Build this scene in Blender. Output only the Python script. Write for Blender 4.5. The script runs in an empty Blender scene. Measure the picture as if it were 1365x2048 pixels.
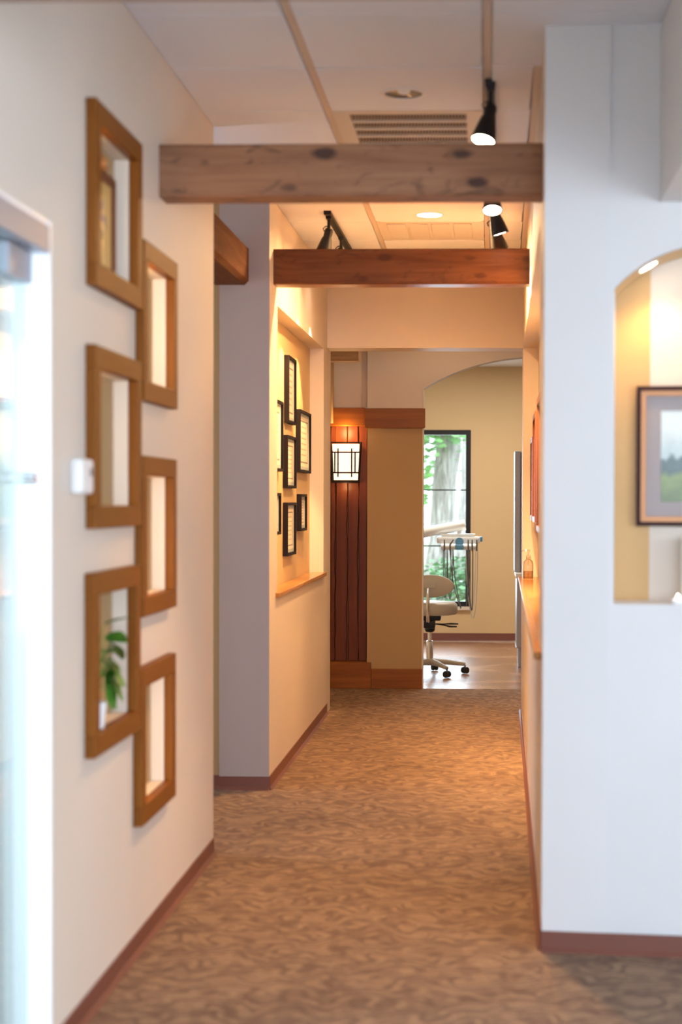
import bpy, bmesh, math, random
from mathutils import Vector, Matrix
random.seed(7)
PI = math.pi
scene = bpy.context.scene
COL = scene.collection

# ------------------------------------------------------------------ camera
YAW, PITCH, ROLL, ZC = .034, .018, .003, 1.425
fw = Vector((-math.sin(YAW)*math.cos(PITCH), math.cos(YAW)*math.cos(PITCH), -math.sin(PITCH)))
r0 = Vector((math.cos(YAW), math.sin(YAW), 0)); u0 = r0.cross(fw)
rr = math.cos(ROLL)*r0 + math.sin(ROLL)*u0
uu = -math.sin(ROLL)*r0 + math.cos(ROLL)*u0
cd = bpy.data.cameras.new('camera'); cam = bpy.data.objects.new('camera', cd); COL.objects.link(cam)
cam.matrix_world = Matrix(((rr.x, uu.x, -fw.x, 0), (rr.y, uu.y, -fw.y, 0), (rr.z, uu.z, -fw.z, ZC), (0, 0, 0, 1)))
cd.sensor_fit = 'AUTO'; cd.sensor_width = 36; cd.lens = 3187/2048*36
cd.shift_x, cd.shift_y = -.0898, .01614
cd.clip_start = .05; cd.clip_end = 200
cd.dof.use_dof = True; cd.dof.focus_distance = 10.8; cd.dof.aperture_fstop = 2.0
scene.camera = cam

# ------------------------------------------------------------------ world, daylight, exposure
w = bpy.data.worlds.new('world'); scene.world = w; w.use_nodes = True
bg = w.node_tree.nodes['Background']; bg.inputs[0].default_value = (.76, .87, 1, 1); bg.inputs[1].default_value = 3.2
vs = scene.view_settings
vs.view_transform = 'Standard'; vs.look = 'None'; vs.gamma = 1; vs.use_curve_mapping = False; vs.exposure = 1.12

def lamp(kind, loc, energy, color, aim=None, **kw):
    d = bpy.data.lights.new(kind.lower()+'_light', kind); d.energy = energy; d.color = color
    for k, v in kw.items(): setattr(d, k, v)
    o = bpy.data.objects.new(d.name, d); COL.objects.link(o); o.location = loc
    if aim is not None: o.rotation_euler = (Vector(aim)-Vector(loc)).to_track_quat('-Z', 'Y').to_euler()
    return o
DAY = (.74, .84, 1.0); WARM = (1.0, .58, .24)
# daylight entering by the windows of the waiting room, the vestibule, the side corridor and the treatment room
lamp('AREA', (1.2, -2.95, 1.5), 82, DAY, (1.2, 0, 1.4), shape='RECTANGLE', size=3.2, size_y=2.0)
lamp('AREA', (3.35, 1.0, 1.5), 38, DAY, (0, 1.2, 1.4), shape='RECTANGLE', size=3.0, size_y=2.0)
lamp('AREA', (-3.35, 2.9, 1.4), 36, DAY, (-1, 2.9, 1.3), shape='RECTANGLE', size=1.6, size_y=2.0)
lamp('AREA', (-4.05, 7.1, 1.5), 14, DAY, (-1, 7.1, 1.4), shape='RECTANGLE', size=1.0, size_y=1.6)
lamp('AREA', (-.73, 16.35, 1.25), 22, DAY, (-.6, 12, 1.0), shape='RECTANGLE', size=1.1, size_y=1.7)
lamp('AREA', (-2.3, 16.35, 1.25), 30, DAY, (-1.5, 12, 1.0), shape='RECTANGLE', size=1.1, size_y=1.7)  # daylight for the added, unseen second treatment room window

# ------------------------------------------------------------------ materials
def lin(r, g, b):
    f = lambda c: (c/255/12.92 if c/255 <= .04045 else ((c/255+.055)/1.055)**2.4)
    return (f(r), f(g), f(b), 1)
class NT:
    def __init__(s, name):
        s.m = bpy.data.materials.new(name); s.m.use_nodes = True
        s.t = s.m.node_tree; s.n = s.t.nodes; s.p = s.n['Principled BSDF']; s.out = s.n['Material Output']
    def new(s, kind, **kw):
        n = s.n.new(kind)
        for k, v in kw.items():
            if k in n.inputs: n.inputs[k].default_value = v
            else: setattr(n, k, v)
        return n
    def link(s, a, b): s.t.links.new(a, b)
    def coord(s, which='Object', scale=(1, 1, 1), rot=(0, 0, 0)):
        c = s.new('ShaderNodeTexCoord'); m = s.new('ShaderNodeMapping')
        m.inputs['Scale'].default_value = scale; m.inputs['Rotation'].default_value = rot
        s.link(c.outputs[which], m.inputs[0]); return m.outputs[0]
    def ramp(s, fac, stops):
        r = s.new('ShaderNodeValToRGB'); e = r.color_ramp.elements
        while len(e) < len(stops): e.new(.5)
        for i, (p, c) in enumerate(stops): e[i].position = p; e[i].color = c
        s.link(fac, r.inputs[0]); return r.outputs[0]
    def mix(s, fac, a, b, mode='MIX'):
        n = s.new('ShaderNodeMix', data_type='RGBA', blend_type=mode)
        for sock, v in ((n.inputs[0], fac), (n.inputs[6], a), (n.inputs[7], b)):
            if hasattr(v, 'node'): s.link(v, sock)
            else: sock.default_value = v
        return n.outputs[2]
    def math(s, op, a, b=0.0, c=None):
        n = s.new('ShaderNodeMath', operation=op)
        for i, v in enumerate((a, b) if c is None else (a, b, c)):
            if hasattr(v, 'node'): s.link(v, n.inputs[i])
            else: n.inputs[i].default_value = v
        return n.outputs[0]
    def bump(s, h, strength=.2, dist=.005):
        b = s.new('ShaderNodeBump', Strength=strength, Distance=dist); s.link(h, b.inputs['Height']); s.link(b.outputs[0], s.p.inputs['Normal'])
def plain(name, col, rough=.6, metal=0.0, spec=None, noise=0.0, nscale=8.0, bump=0.0):
    k = NT(name); k.p.inputs['Roughness'].default_value = rough; k.p.inputs['Metallic'].default_value = metal
    if spec is not None: k.p.inputs['Specular IOR Level'].default_value = spec
    if noise or bump:
        t = k.new('ShaderNodeTexNoise', Scale=nscale, Detail=4.0); k.link(k.coord(), t.inputs['Vector'])
        c2 = tuple(max(0, c*(1-noise)) for c in col[:3])+(1,)
        k.link(k.ramp(t.outputs[0], [(.3, c2), (.7, col)]), k.p.inputs['Base Color'])
        if bump: k.bump(t.outputs[0], bump, .003)
    else: k.p.inputs['Base Color'].default_value = col
    return k.m
def paint(name, col):
    k = NT(name); k.p.inputs['Roughness'].default_value = .55; k.p.inputs['Specular IOR Level'].default_value = .3
    c = k.coord(); a = k.new('ShaderNodeTexNoise', Scale=1.3, Detail=2.0); b = k.new('ShaderNodeTexNoise', Scale=160.0, Detail=2.0)
    k.link(c, a.inputs['Vector']); k.link(c, b.inputs['Vector'])
    d = tuple(x*.96 for x in col[:3])+(1,)
    k.link(k.ramp(a.outputs[0], [(.35, d), (.65, col)]), k.p.inputs['Base Color']); k.bump(b.outputs[0], .12, .0015); return k.m
def wood(name, dark, mid, light, axis='X', knots=0.0, rough=.4, knotcol=None, scale=1.0, kscale=4.0):
    """grain stretched along one object axis; optional dark knots"""
    k = NT(name); k.p.inputs['Roughness'].default_value = rough; k.p.inputs['Specular IOR Level'].default_value = .18
    i = 'XYZ'.index(axis); s = [14*scale]*3; s[i] = .9*scale
    c = k.coord(scale=s); n = k.new('ShaderNodeTexNoise', Scale=1.6, Detail=6.0, Roughness=.6, Distortion=.6); k.link(c, n.inputs['Vector'])
    col = k.ramp(n.outputs[0], [(.28, dark), (.5, mid), (.72, light)])
    oi = k.new('ShaderNodeObjectInfo')
    if knots:
        s2 = [kscale*2.0]*3; s2[i] = kscale
        c2 = k.coord(scale=s2)
        warp = k.new('ShaderNodeTexNoise', Scale=1.5, Detail=2.0); k.link(c2, warp.inputs['Vector'])
        c3 = k.mix(.22, c2, warp.outputs[1])
        v = k.new('ShaderNodeTexVoronoi', Scale=1.0, Randomness=1.0); k.link(c3, v.inputs['Vector'])
        kn = k.ramp(v.outputs['Distance'], [(.13, (1, 1, 1, 1)), (.24, (.0, .0, .0, 1))])
        b = k.new('ShaderNodeTexNoise', Scale=1.1, Detail=3.0, Distortion=1.4); k.link(c2, b.inputs['Vector'])
        bl = k.ramp(b.outputs[0], [(.57, (0, 0, 0, 1)), (.68, (.6, .6, .6, 1))])
        f = k.math('MAXIMUM', kn, bl); f = k.math('MULTIPLY', f, knots)
        col = k.mix(f, col, knotcol or tuple(x*.25 for x in dark[:3])+(1,))
    k.link(col, k.p.inputs['Base Color']); k.bump(n.outputs[0], .10, .002); return k.m
def emit(name, col, strength):
    k = NT(name); k.p.inputs['Base Color'].default_value = (*col[:3], 1)
    k.p.inputs['Emission Color'].default_value = (*col[:3], 1); k.p.inputs['Emission Strength'].default_value = strength; return k.m
def glass(name, tint=(1, 1, 1, 1), refl=.08):
    k = NT(name); t = k.new('ShaderNodeBsdfTransparent'); t.inputs[0].default_value = tint
    g = k.new('ShaderNodeBsdfGlossy', Roughness=.02); x = k.new('ShaderNodeMixShader')
    lw = k.new('ShaderNodeLayerWeight', Blend=.25)
    f = k.math('MULTIPLY_ADD', lw.outputs['Fresnel'], .5, refl)
    k.link(f, x.inputs[0]); k.link(t.outputs[0], x.inputs[1]); k.link(g.outputs[0], x.inputs[2]); k.link(x.outputs[0], k.out.inputs[0]); return k.m

M = {}
M['cream'] = paint('cream_paint', (.71, .62, .53, 1))
M['white_paint'] = paint('white_paint', (.70, .69, .69, 1))
M['vestibule'] = paint('vestibule_paint', (.42, .44, .43, 1))
M['stub_shade'] = paint('stub_shade_colour', (.42, .355, .34, 1))  # dim cool shade of the stub wall end, put into its colour
M['tan'] = paint('tan_paint', (.41, .27, .125, 1))
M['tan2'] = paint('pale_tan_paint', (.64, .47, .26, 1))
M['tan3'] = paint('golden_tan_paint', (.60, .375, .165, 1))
M['tile'] = plain('ceiling_tile_face', (.80, .84, .93, 1), .9, noise=.05, nscale=220, bump=.15)
M['tee'] = plain('ceiling_tee_metal', (.62, .54, .47, 1), .5)
M['base'] = plain('vinyl_base', (.17, .055, .035, 1), .42)
M['white'] = plain('white_plastic', (.80, .80, .80, 1), .35)
M['door_white'] = plain('white_enamel', (.88, .89, .92, 1), .3)
M['silver'] = plain('brushed_aluminium', (.33, .35, .40, 1), .42, .35)
M['chrome'] = plain('chrome', (.85, .85, .87, 1), .08, 1.0)
M['bronze'] = plain('bronze_reflector', (.38, .33, .27, 1), .18, 1.0)
M['mount_blue'] = plain('grey_blue_mount', (.42, .47, .48, 1), .7)
M['black'] = plain('black_metal', (.010, .010, .012, 1), .5, spec=.3)
M['rubber'] = plain('black_rubber', (.015, .015, .016, 1), .6)
M['grey_metal'] = plain('grey_metal', (.33, .33, .35, 1), .35, .3)
M['beige_vinyl'] = plain('beige_vinyl', (.40, .37, .32, 1), .45)
M['dental_white'] = plain('dental_plastic', (.78, .80, .80, 1), .25)
M['pad_blue'] = plain('blue_film', (.10, .36, .62, 1), .3)
M['hose_grey'] = plain('hose_grey', (.12, .12, .12, 1), .5)
M['hose_pale'] = plain('hose_pale', (.55, .52, .46, 1), .5)
M['pane'] = glass('window_glass', (.97, 1, .99, 1), .05)
M['door_glass'] = glass('door_glass', (.90, .97, .95, 1), .10)
M['bottle'] = glass('bottle_plastic', (.93, .90, .86, 1), .12)
M['liquid'] = glass('soap_liquid', (.80, .66, .52, 1), .06)
M['beam_old'] = wood('weathered_beam', (.20, .092, .05, 1), (.29, .14, .075, 1), (.36, .185, .10, 1), 'X', .9, .55, (.05, .026, .022, 1), kscale=6.5)
M['beam_red'] = wood('red_beam', (.12, .034, .011, 1), (.18, .057, .018, 1), (.24, .085, .028, 1), 'X', .5, .35, (.035, .012, .008, 1), kscale=7)
M['beam_red_y'] = wood('red_beam_y', (.085, .027, .010, 1), (.12, .042, .015, 1), (.16, .062, .022, 1), 'Y', .35, .85, (.04, .014, .008, 1), kscale=6)
M['beam_pale'] = wood('pale_beam', (.34, .20, .10, 1), (.45, .29, .15, 1), (.55, .36, .2, 1), 'X', .5, .5, (.2, .09, .04, 1))
M['oak_v'] = wood('honey_wood_v', (.16, .046, .003, 1), (.205, .064, .005, 1), (.25, .084, .008, 1), 'Z', 0, .5)
M['oak_h'] = wood('honey_wood_h', (.16, .046, .003, 1), (.205, .064, .005, 1), (.25, .084, .008, 1), 'Y', 0, .5)
M['oak_x'] = wood('honey_wood_x', (.19, .055, .006, 1), (.24, .075, .009, 1), (.30, .10, .014, 1), 'X', 0, .34)
M['plank'] = wood('plank_wood', (.10, .024, .008, 1), (.14, .036, .011, 1), (.185, .052, .017, 1), 'Z', 0, .35, scale=.6)
M['sill'] = wood('sill_wood', (.36, .145, .028, 1), (.44, .19, .04, 1), (.5, .23, .055, 1), 'Y', 0, .16)
M['frame_dark'] = plain('dark_frame', (.012, .008, .010, 1), .6, spec=.15)
M['frame_brown'] = wood('brown_frame', (.10, .03, .014, 1), (.14, .045, .02, 1), (.18, .065, .03, 1), 'Z', 0, .35)
M['frame_maroon'] = plain('maroon_frame', (.035, .009, .008, 1), .55, spec=.2)
M['frame_gold'] = plain('gold_frame', (.42, .18, .06, 1), .35, .2)
M['mat_grey'] = plain('grey_mat', (.36, .32, .32, 1), .8)
M['paper'] = plain('cream_mat', (.72, .68, .56, 1), .8)
M['sconce_glass'] = emit('sconce_glass_lit', (1, .76, .50), .75)
M['sconce_pale'] = plain('sconce_glass_rim', (.75, .66, .5, 1), .4)
M['lamp_on'] = emit('lamp_face_lit', (1, .86, .66), 14.0)
M['strip_lit'] = emit('niche_strip_lit', (1, .75, .45), 3.0)
M['leaf'] = plain('leaf_green', (.085, .27, .025, 1), .4, noise=.5, nscale=20)
M['leaf_out'] = plain('tree_leaf', (.16, .36, .10, 1), .6, noise=.45, nscale=2.5)
M['bush'] = plain('bush_leaf', (.12, .27, .11, 1), .6, noise=.5, nscale=3)
M['soil'] = plain('soil', (.06, .04, .025, 1), .9)
M['pot'] = plain('white_ceramic', (.84, .85, .86, 1), .3)
M['louvre'] = plain('vent_louvre', (.36, .29, .23, 1), .5)
M['vent_dark'] = plain('vent_cavity', (.05, .04, .035, 1), .8)
M['vent_frame'] = plain('vent_frame', (.66, .60, .52, 1), .5)
M['frost'] = plain('diffuser_panel', (.62, .58, .54, 1), .7)
M['fascia'] = plain('fascia', (.7, .7, .7, 1), .5)

def carpet():
    k = NT('carpet_weave'); k.p.inputs['Roughness'].default_value = .95; k.p.inputs['Specular IOR Level'].default_value = .1
    c = k.coord()
    wn = k.new('ShaderNodeTexNoise', Scale=8.5, Detail=.5, Roughness=.5); k.link(c, wn.inputs['Vector'])
    off = k.new('ShaderNodeVectorMath', operation='SCALE'); off.inputs['Scale'].default_value = .34; k.link(wn.outputs[1], off.inputs[0])
    add = k.new('ShaderNodeVectorMath', operation='ADD'); k.link(c, add.inputs[0]); k.link(off.outputs[0], add.inputs[1])
    wv = k.new('ShaderNodeTexWave', wave_type='BANDS', bands_direction='Y', wave_profile='SIN', Scale=4.2, Distortion=3.0, Detail=1.0); wv.inputs['Detail Scale'].default_value = 2.2
    k.link(add.outputs[0], wv.inputs['Vector'])
    brk = k.new('ShaderNodeTexNoise', Scale=16.0, Detail=2.0); k.link(c, brk.inputs['Vector'])
    fac = k.math('MULTIPLY', wv.outputs[1], k.ramp(brk.outputs[0], [(.36, (0.15, 0.15, 0.15, 1)), (.58, (1, 1, 1, 1))]))
    col = k.ramp(fac, [(.02, (.17, .108, .083, 1)), (.18, (.235, .155, .112, 1)), (.55, (.26, .17, .12, 1)), (.72, (.37, .26, .17, 1)), (.9, (.30, .2, .14, 1))])
    big = k.new('ShaderNodeTexNoise', Scale=1.7, Detail=2.0); k.link(c, big.inputs['Vector'])
    col = k.mix(1.0, col, k.ramp(big.outputs[0], [(.3, (.94, .92, .92, 1)), (.7, (1.15, 1.14, 1.12, 1))]), 'MULTIPLY')
    cr = k.coord(scale=(1, 1, 1))
    rib = k.new('ShaderNodeTexWave', wave_type='BANDS', bands_direction='X', Scale=62.0, Distortion=.4); k.link(cr, rib.inputs['Vector'])
    fz = k.new('ShaderNodeTexNoise', Scale=320.0, Detail=2.0); k.link(c, fz.inputs['Vector'])
    col = k.mix(.22, col, k.ramp(rib.outputs[1], [(.2, (.08, .05, .035, 1)), (.8, (.32, .22, .14, 1))]))
    col = k.mix(.35, col, k.ramp(fz.outputs[0], [(.35, (.45, .45, .45, 1)), (.65, (1.35, 1.3, 1.25, 1))]), 'MULTIPLY')
    k.link(col, k.p.inputs['Base Color'])
    h = k.math('ADD', k.math('MULTIPLY', fac, .6), k.math('MULTIPLY', fz.outputs[0], .7)); k.bump(h, .5, .006); return k.m
M['carpet'] = carpet()
def concrete():
    k = NT('stained_concrete'); k.p.inputs['Roughness'].default_value = .27
    a = k.new('ShaderNodeTexNoise', Scale=1.6, Detail=5.0, Distortion=1.0); k.link(k.coord(), a.inputs['Vector'])
    k.link(k.ramp(a.outputs[0], [(.3, (.17, .075, .042, 1)), (.5, (.30, .155, .085, 1)), (.68, (.44, .27, .17, 1))]), k.p.inputs['Base Color'])
    return k.m
M['concrete'] = concrete()
def certificate():
    """cream sheet with a ruled border and lines of print; generated Y-Z coordinates of the sheet"""
    k = NT('certificate_print'); k.p.inputs['Roughness'].default_value = .7
    c = k.new('ShaderNodeTexCoord'); s = k.new('ShaderNodeSeparateXYZ'); k.link(c.outputs['Generated'], s.inputs[0])
    dy = k.math('ABSOLUTE', k.math('SUBTRACT', s.outputs[1], .5)); dz = k.math('ABSOLUTE', k.math('SUBTRACT', s.outputs[2], .5))
    d = k.math('MAXIMUM', dy, dz)
    ring = k.math('MULTIPLY', k.math('GREATER_THAN', d, .395), k.math('LESS_THAN', d, .425))
    n = k.new('ShaderNodeTexNoise', Scale=26.0); k.link(c.outputs['Generated'], n.inputs['Vector'])
    rows = k.math('LESS_THAN', k.math('FRACT', k.math('MULTIPLY', s.outputs[2], 9.0)), .30)
    txt = k.math('MULTIPLY', k.math('MULTIPLY', rows, k.math('LESS_THAN', dy, .27)), k.math('MULTIPLY', k.math('LESS_THAN', dz, .31), k.math('GREATER_THAN', n.outputs[0], .45)))
    f = k.math('MAXIMUM', k.math('MULTIPLY', ring, .8), k.math('MULTIPLY', txt, .55))
    k.link(k.mix(f, (.72, .68, .57, 1), (.09, .08, .08, 1)), k.p.inputs['Base Color']); return k.m
M['certificate'] = certificate()
def landscape():
    k = NT('landscape_print'); k.p.inputs['Roughness'].default_value = .3
    c = k.new('ShaderNodeTexCoord'); s = k.new('ShaderNodeSeparateXYZ'); k.link(c.outputs['Generated'], s.inputs[0])
    n = k.new('ShaderNodeTexNoise', Scale=7.0, Detail=4.0); k.link(c.outputs['Generated'], n.inputs['Vector'])
    h = k.math('ADD', s.outputs[2], k.math('MULTIPLY', k.math('SUBTRACT', n.outputs[0], .5), .42))
    col = k.ramp(h, [(.05, (.10, .15, .04, 1)), (.26, (.20, .27, .08, 1)), (.36, (.06, .10, .09, 1)), (.46, (.08, .13, .13, 1)), (.52, (.42, .52, .53, 1)), (.8, (.62, .68, .66, 1))])
    k.link(col, k.p.inputs['Base Color']); return k.m
M['landscape'] = landscape()
def floral():
    k = NT('floral_print'); k.p.inputs['Roughness'].default_value = .4
    c = k.new('ShaderNodeTexCoord'); s = k.new('ShaderNodeSeparateXYZ'); k.link(c.outputs['Generated'], s.inputs[0])
    v = k.new('ShaderNodeTexVoronoi', Scale=7.0); k.link(c.outputs['Generated'], v.inputs['Vector'])
    dy = k.math('SUBTRACT', s.outputs[1], .52); dz = k.math('SUBTRACT', s.outputs[2], .55)
    r = k.math('ADD', k.math('MULTIPLY', k.math('MULTIPLY', dy, dy), 11.0), k.math('MULTIPLY', k.math('MULTIPLY', dz, dz), 7.0))
    blob = k.math('MULTIPLY', k.math('LESS_THAN', r, .5), k.math('LESS_THAN', v.outputs[0], .42))
    petal = k.ramp(s.outputs[2], [(.34, (.07, .12, .02, 1)), (.45, (.16, .13, .22, 1)), (.75, (.10, .09, .17, 1))])
    k.link(k.mix(blob, (.62, .40, .14, 1), petal), k.p.inputs['Base Color']); return k.m
M['floral'] = floral()
def bark():
    k = NT('tree_bark'); k.p.inputs['Roughness'].default_value = .9
    n = k.new('ShaderNodeTexNoise', Scale=1.0, Detail=6.0, Distortion=.5); k.link(k.coord(scale=(22, 22, 3)), n.inputs['Vector'])
    k.link(k.ramp(n.outputs[0], [(.3, (.10, .085, .075, 1)), (.55, (.26, .235, .21, 1)), (.75, (.38, .36, .33, 1))]), k.p.inputs['Base Color']); k.bump(n.outputs[0], .8, .03); return k.m
M['bark'] = bark()
M['lawn'] = plain('lawn', (.30, .36, .18, 1), .9, noise=.4, nscale=3)
M['path'] = plain('pale_paving', (.55, .53, .48, 1), .8, noise=.2, nscale=4)

# ------------------------------------------------------------------ mesh helpers
class MB:
    def __init__(s): s.v = []; s.f = []; s.smooth = []
    def add(s, vs, fs, smooth=False):
        o = len(s.v); s.v += [tuple(p) for p in vs]; s.f += [tuple(i+o for i in f) for f in fs]; s.smooth += [smooth]*len(fs); return s
    def box(s, a, b, bev=0.0):
        x0, y0, z0 = [min(p, q) for p, q in zip(a, b)]; x1, y1, z1 = [max(p, q) for p, q in zip(a, b)]
        if bev:
            bm = bmesh.new(); bmesh.ops.create_cube(bm, size=1)
            for v in bm.verts: v.co = Vector(((x0+x1)/2+v.co.x*(x1-x0), (y0+y1)/2+v.co.y*(y1-y0), (z0+z1)/2+v.co.z*(z1-z0)))
            bmesh.ops.bevel(bm, geom=bm.edges[:], offset=bev, segments=2, profile=.6, affect='EDGES')
            bm.verts.index_update()
            s.add([v.co.copy() for v in bm.verts], [[v.index for v in f.verts] for f in bm.faces]); bm.free(); return s
        vs = [(x0, y0, z0), (x1, y0, z0), (x1, y1, z0), (x0, y1, z0), (x0, y0, z1), (x1, y0, z1), (x1, y1, z1), (x0, y1, z1)]
        return s.add(vs, [(0, 3, 2, 1), (4, 5, 6, 7), (0, 1, 5, 4), (1, 2, 6, 5), (2, 3, 7, 6), (3, 0, 4, 7)])
    def tube(s, pts, r, seg=10, cap=True):
        pts = [Vector(p) for p in pts]; n = len(pts); rs = r if isinstance(r, (list, tuple)) else [r]*n
        vs = []; fs = []; prev = None
        for i, p in enumerate(pts):
            t = (pts[min(i+1, n-1)]-pts[max(i-1, 0)]).normalized()
            if prev is None:
                a = t.cross(Vector((0, 0, 1)));  a = a if a.length > .01 else t.cross(Vector((1, 0, 0)))
            else: a = prev-t*prev.dot(t)
            a.normalize(); prev = a; b = t.cross(a)
            vs += [p+(a*math.cos(2*PI*k/seg)+b*math.sin(2*PI*k/seg))*rs[i] for k in range(seg)]
        for i in range(n-1):
            fs += [(i*seg+k, i*seg+(k+1) % seg, (i+1)*seg+(k+1) % seg, (i+1)*seg+k) for k in range(seg)]
        s.add(vs, fs, True)
        if cap: s.add(vs[:seg], [tuple(range(seg-1, -1, -1))]); s.add(vs[-seg:], [tuple(range(seg))])
        return s
    def lathe(s, prof, seg=24, mat=None, cap=True):
        """prof: list of (radius, height) around Z; mat: Matrix applied"""
        mat = mat or Matrix(); vs = []; fs = []
        for r, h in prof: vs += [mat @ Vector((r*math.cos(2*PI*k/seg), r*math.sin(2*PI*k/seg), h)) for k in range(seg)]
        for i in range(len(prof)-1):
            fs += [(i*seg+k, i*seg+(k+1) % seg, (i+1)*seg+(k+1) % seg, (i+1)*seg+k) for k in range(seg)]
        s.add(vs, fs, True)
        if cap:
            if prof[0][0] > 1e-4: s.add(vs[:seg], [tuple(range(seg-1, -1, -1))])
            if prof[-1][0] > 1e-4: s.add(vs[-seg:], [tuple(range(seg))])
        return s
    def prism(s, poly, axis, a, b):
        """extrude a 2D polygon along an axis from a to b; 2D coords fill the other two axes in order"""
        i = 'xyz'.index(axis)
        def p3(q, h): c = list(q); c.insert(i, h); return tuple(c)
        n = len(poly); vs = [p3(q, a) for q in poly]+[p3(q, b) for q in poly]
        fs = [tuple(range(n-1, -1, -1)), tuple(range(n, 2*n))]+[(k, (k+1) % n, n+(k+1) % n, n+k) for k in range(n)]
        return s.add(vs, fs)
    def cells(s, axis, a, b, us, zs, holes):
        """slab between a and b along axis ('x' or 'y') with rectangular holes in (u, z); no inner faces"""
        us = sorted(set(us)); zs = sorted(set(zs)); nu, nz = len(us)-1, len(zs)-1
        def solid(i, j):
            if i < 0 or j < 0 or i >= nu or j >= nz: return False
            uc, zc = (us[i]+us[i+1])/2, (zs[j]+zs[j+1])/2
            return not any(h[0] < uc < h[1] and h[2] < zc < h[3] for h in holes)
        P = (lambda d, u, z: (d, u, z)) if axis == 'x' else (lambda d, u, z: (u, d, z))
        for i in range(nu):
            for j in range(nz):
                if not solid(i, j): continue
                q = [(us[i], zs[j]), (us[i+1], zs[j]), (us[i+1], zs[j+1]), (us[i], zs[j+1])]
                for d in (a, b): s.add([P(d, *p) for p in q], [(0, 1, 2, 3)])
                for k, (di, dj) in enumerate(((0, -1), (1, 0), (0, 1), (-1, 0))):
                    if not solid(i+di, j+dj):
                        p, r = q[k], q[(k+1) % 4]; s.add([P(a, *p), P(a, *r), P(b, *r), P(b, *p)], [(0, 1, 2, 3)])
        return s
    def mesh(s, name, mat):
        me = bpy.data.meshes.new(name); me.from_pydata(s.v, [], s.f); me.update()
        bm = bmesh.new(); bm.from_mesh(me); bmesh.ops.remove_doubles(bm, verts=bm.verts, dist=1e-6)
        bmesh.ops.recalc_face_normals(bm, faces=bm.faces); bm.to_mesh(me); bm.free()
        me.materials.append(mat if not isinstance(mat, str) else M[mat]); return me
def obj(name, mb, mat, parent=None, loc=None, smooth=None):
    """geometry is given in the frame of the parent; loc moves the origin there without moving the shape"""
    me = mb.mesh(name, mat)
    sm = any(mb.smooth) if smooth is None else smooth
    if sm:
        for p in me.polygons: p.use_smooth = True
        try: me.set_sharp_from_angle(angle=math.radians(38))
        except Exception: pass
    o = bpy.data.objects.new(name, me); COL.objects.link(o)
    if loc is None:
        xs = [v.co for v in me.vertices]
        loc = Vector(((min(p.x for p in xs)+max(p.x for p in xs))/2, (min(p.y for p in xs)+max(p.y for p in xs))/2, min(p.z for p in xs)))
    loc = Vector(loc); me.transform(Matrix.Translation(-loc)); o.location = loc
    if parent:
        o.parent = parent
        if parent.type == 'MESH': o.matrix_parent_inverse = Matrix.Translation(-parent.location)
    return o
def tag(o, label, cat, group=None):
    o['label'] = label; o['category'] = cat
    if group: o['group'] = group
    return o
def thing(name, label, cat, loc=(0, 0, 0), group=None, rot=(0, 0, 0)):
    o = bpy.data.objects.new(name, None); o.empty_display_size = .05; COL.objects.link(o); o.location = loc; o.rotation_euler = rot
    return tag(o, label, cat, group)
def struct(name, mb, mat, parent=None, label=None):
    o = obj(name, mb, mat, parent)
    if parent is None: o['kind'] = 'structure'
    if label: o['label'] = label
    return o
def sempty(name, label=None, loc=(0, 0, 0), rot=(0, 0, 0)):
    o = bpy.data.objects.new(name, None); COL.objects.link(o); o.location = loc; o.rotation_euler = rot; o['kind'] = 'structure'
    if label: o['label'] = label
    return o
def copy(o, parent, loc=None):
    c = o.copy(); COL.objects.link(c); c.parent = parent
    if loc is not None: c.location = loc
    return c

# ------------------------------------------------------------------ floors
HC = 2.92
struct('floor', MB().box((-4.2, -3.2, -.10), (3.6, 12.0, 0)), 'carpet', label='brown carpet with swirling tan curls along the hallway')
struct('floor_treatment_room', MB().box((-3.2, 12.0, -.10), (2.2, 16.03, -.002)), 'concrete', label='polished brown stained concrete of the treatment room')

# ------------------------------------------------------------------ left wall with glazed door and six niches
XL, Y1 = -1.095, 6.34
NICHE = [(4.312, 4.897, 2.008, 2.516), (4.305, 4.885, 1.343, 1.846), (4.292, 4.870, .716, 1.222),
         (4.922, 5.455, 1.733, 2.233), (4.910, 5.440, 1.056, 1.560), (4.888, 5.425, .407, .898)]
BW = .062
holes = [(a+BW, b-BW, c+BW, d-BW) for a, b, c, d in NICHE]
DOOR = (2.45, 3.958, 0, 2.115)
mb = MB()
us = [-3.0, Y1, DOOR[0], DOOR[1]]+[h[i] for h in holes for i in (0, 1)]; zs = [0, HC, DOOR[3]]+[h[i] for h in holes for i in (2, 3)]
mb.cells('x', XL, XL-.045, us, zs, holes+[DOOR])
wl = struct('wall_left', mb, 'cream', label='cream left wall with six wood framed niches and a glass door')
struct('wall_left_backing', MB().cells('x', XL-.0455, XL-.22, [-3.0, DOOR[0], DOOR[1], Y1-.0005], [0, DOOR[3], HC], [DOOR]), 'tan', wl).name = 'niche_back_panel'
def base_profile(h=.066): return [(0, 0), (.016, 0), (.012, .006), (.005, .014), (.004, h), (0, h)]
def baseboard(name, p, q, side, h=.066):
    """cove base from p to q on the floor; side = unit vector pointing into the room"""
    p, q, n = Vector(p), Vector(q), Vector(side); mb = MB(); pr = base_profile(h)
    vs = [p+n*a+Vector((0, 0, b)) for a, b in pr]+[q+n*a+Vector((0, 0, b)) for a, b in pr]; k = len(pr)
    mb.add(vs, [tuple(range(k)), tuple(range(2*k-1, k-1, -1))]+[(i, (i+1) % k, k+(i+1) % k, k+i) for i in range(k)])
    return struct(name, mb, 'base')
baseboard('baseboard_left', (XL, DOOR[1]+.02, 0), (XL, Y1, 0), (1, 0, 0))
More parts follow.
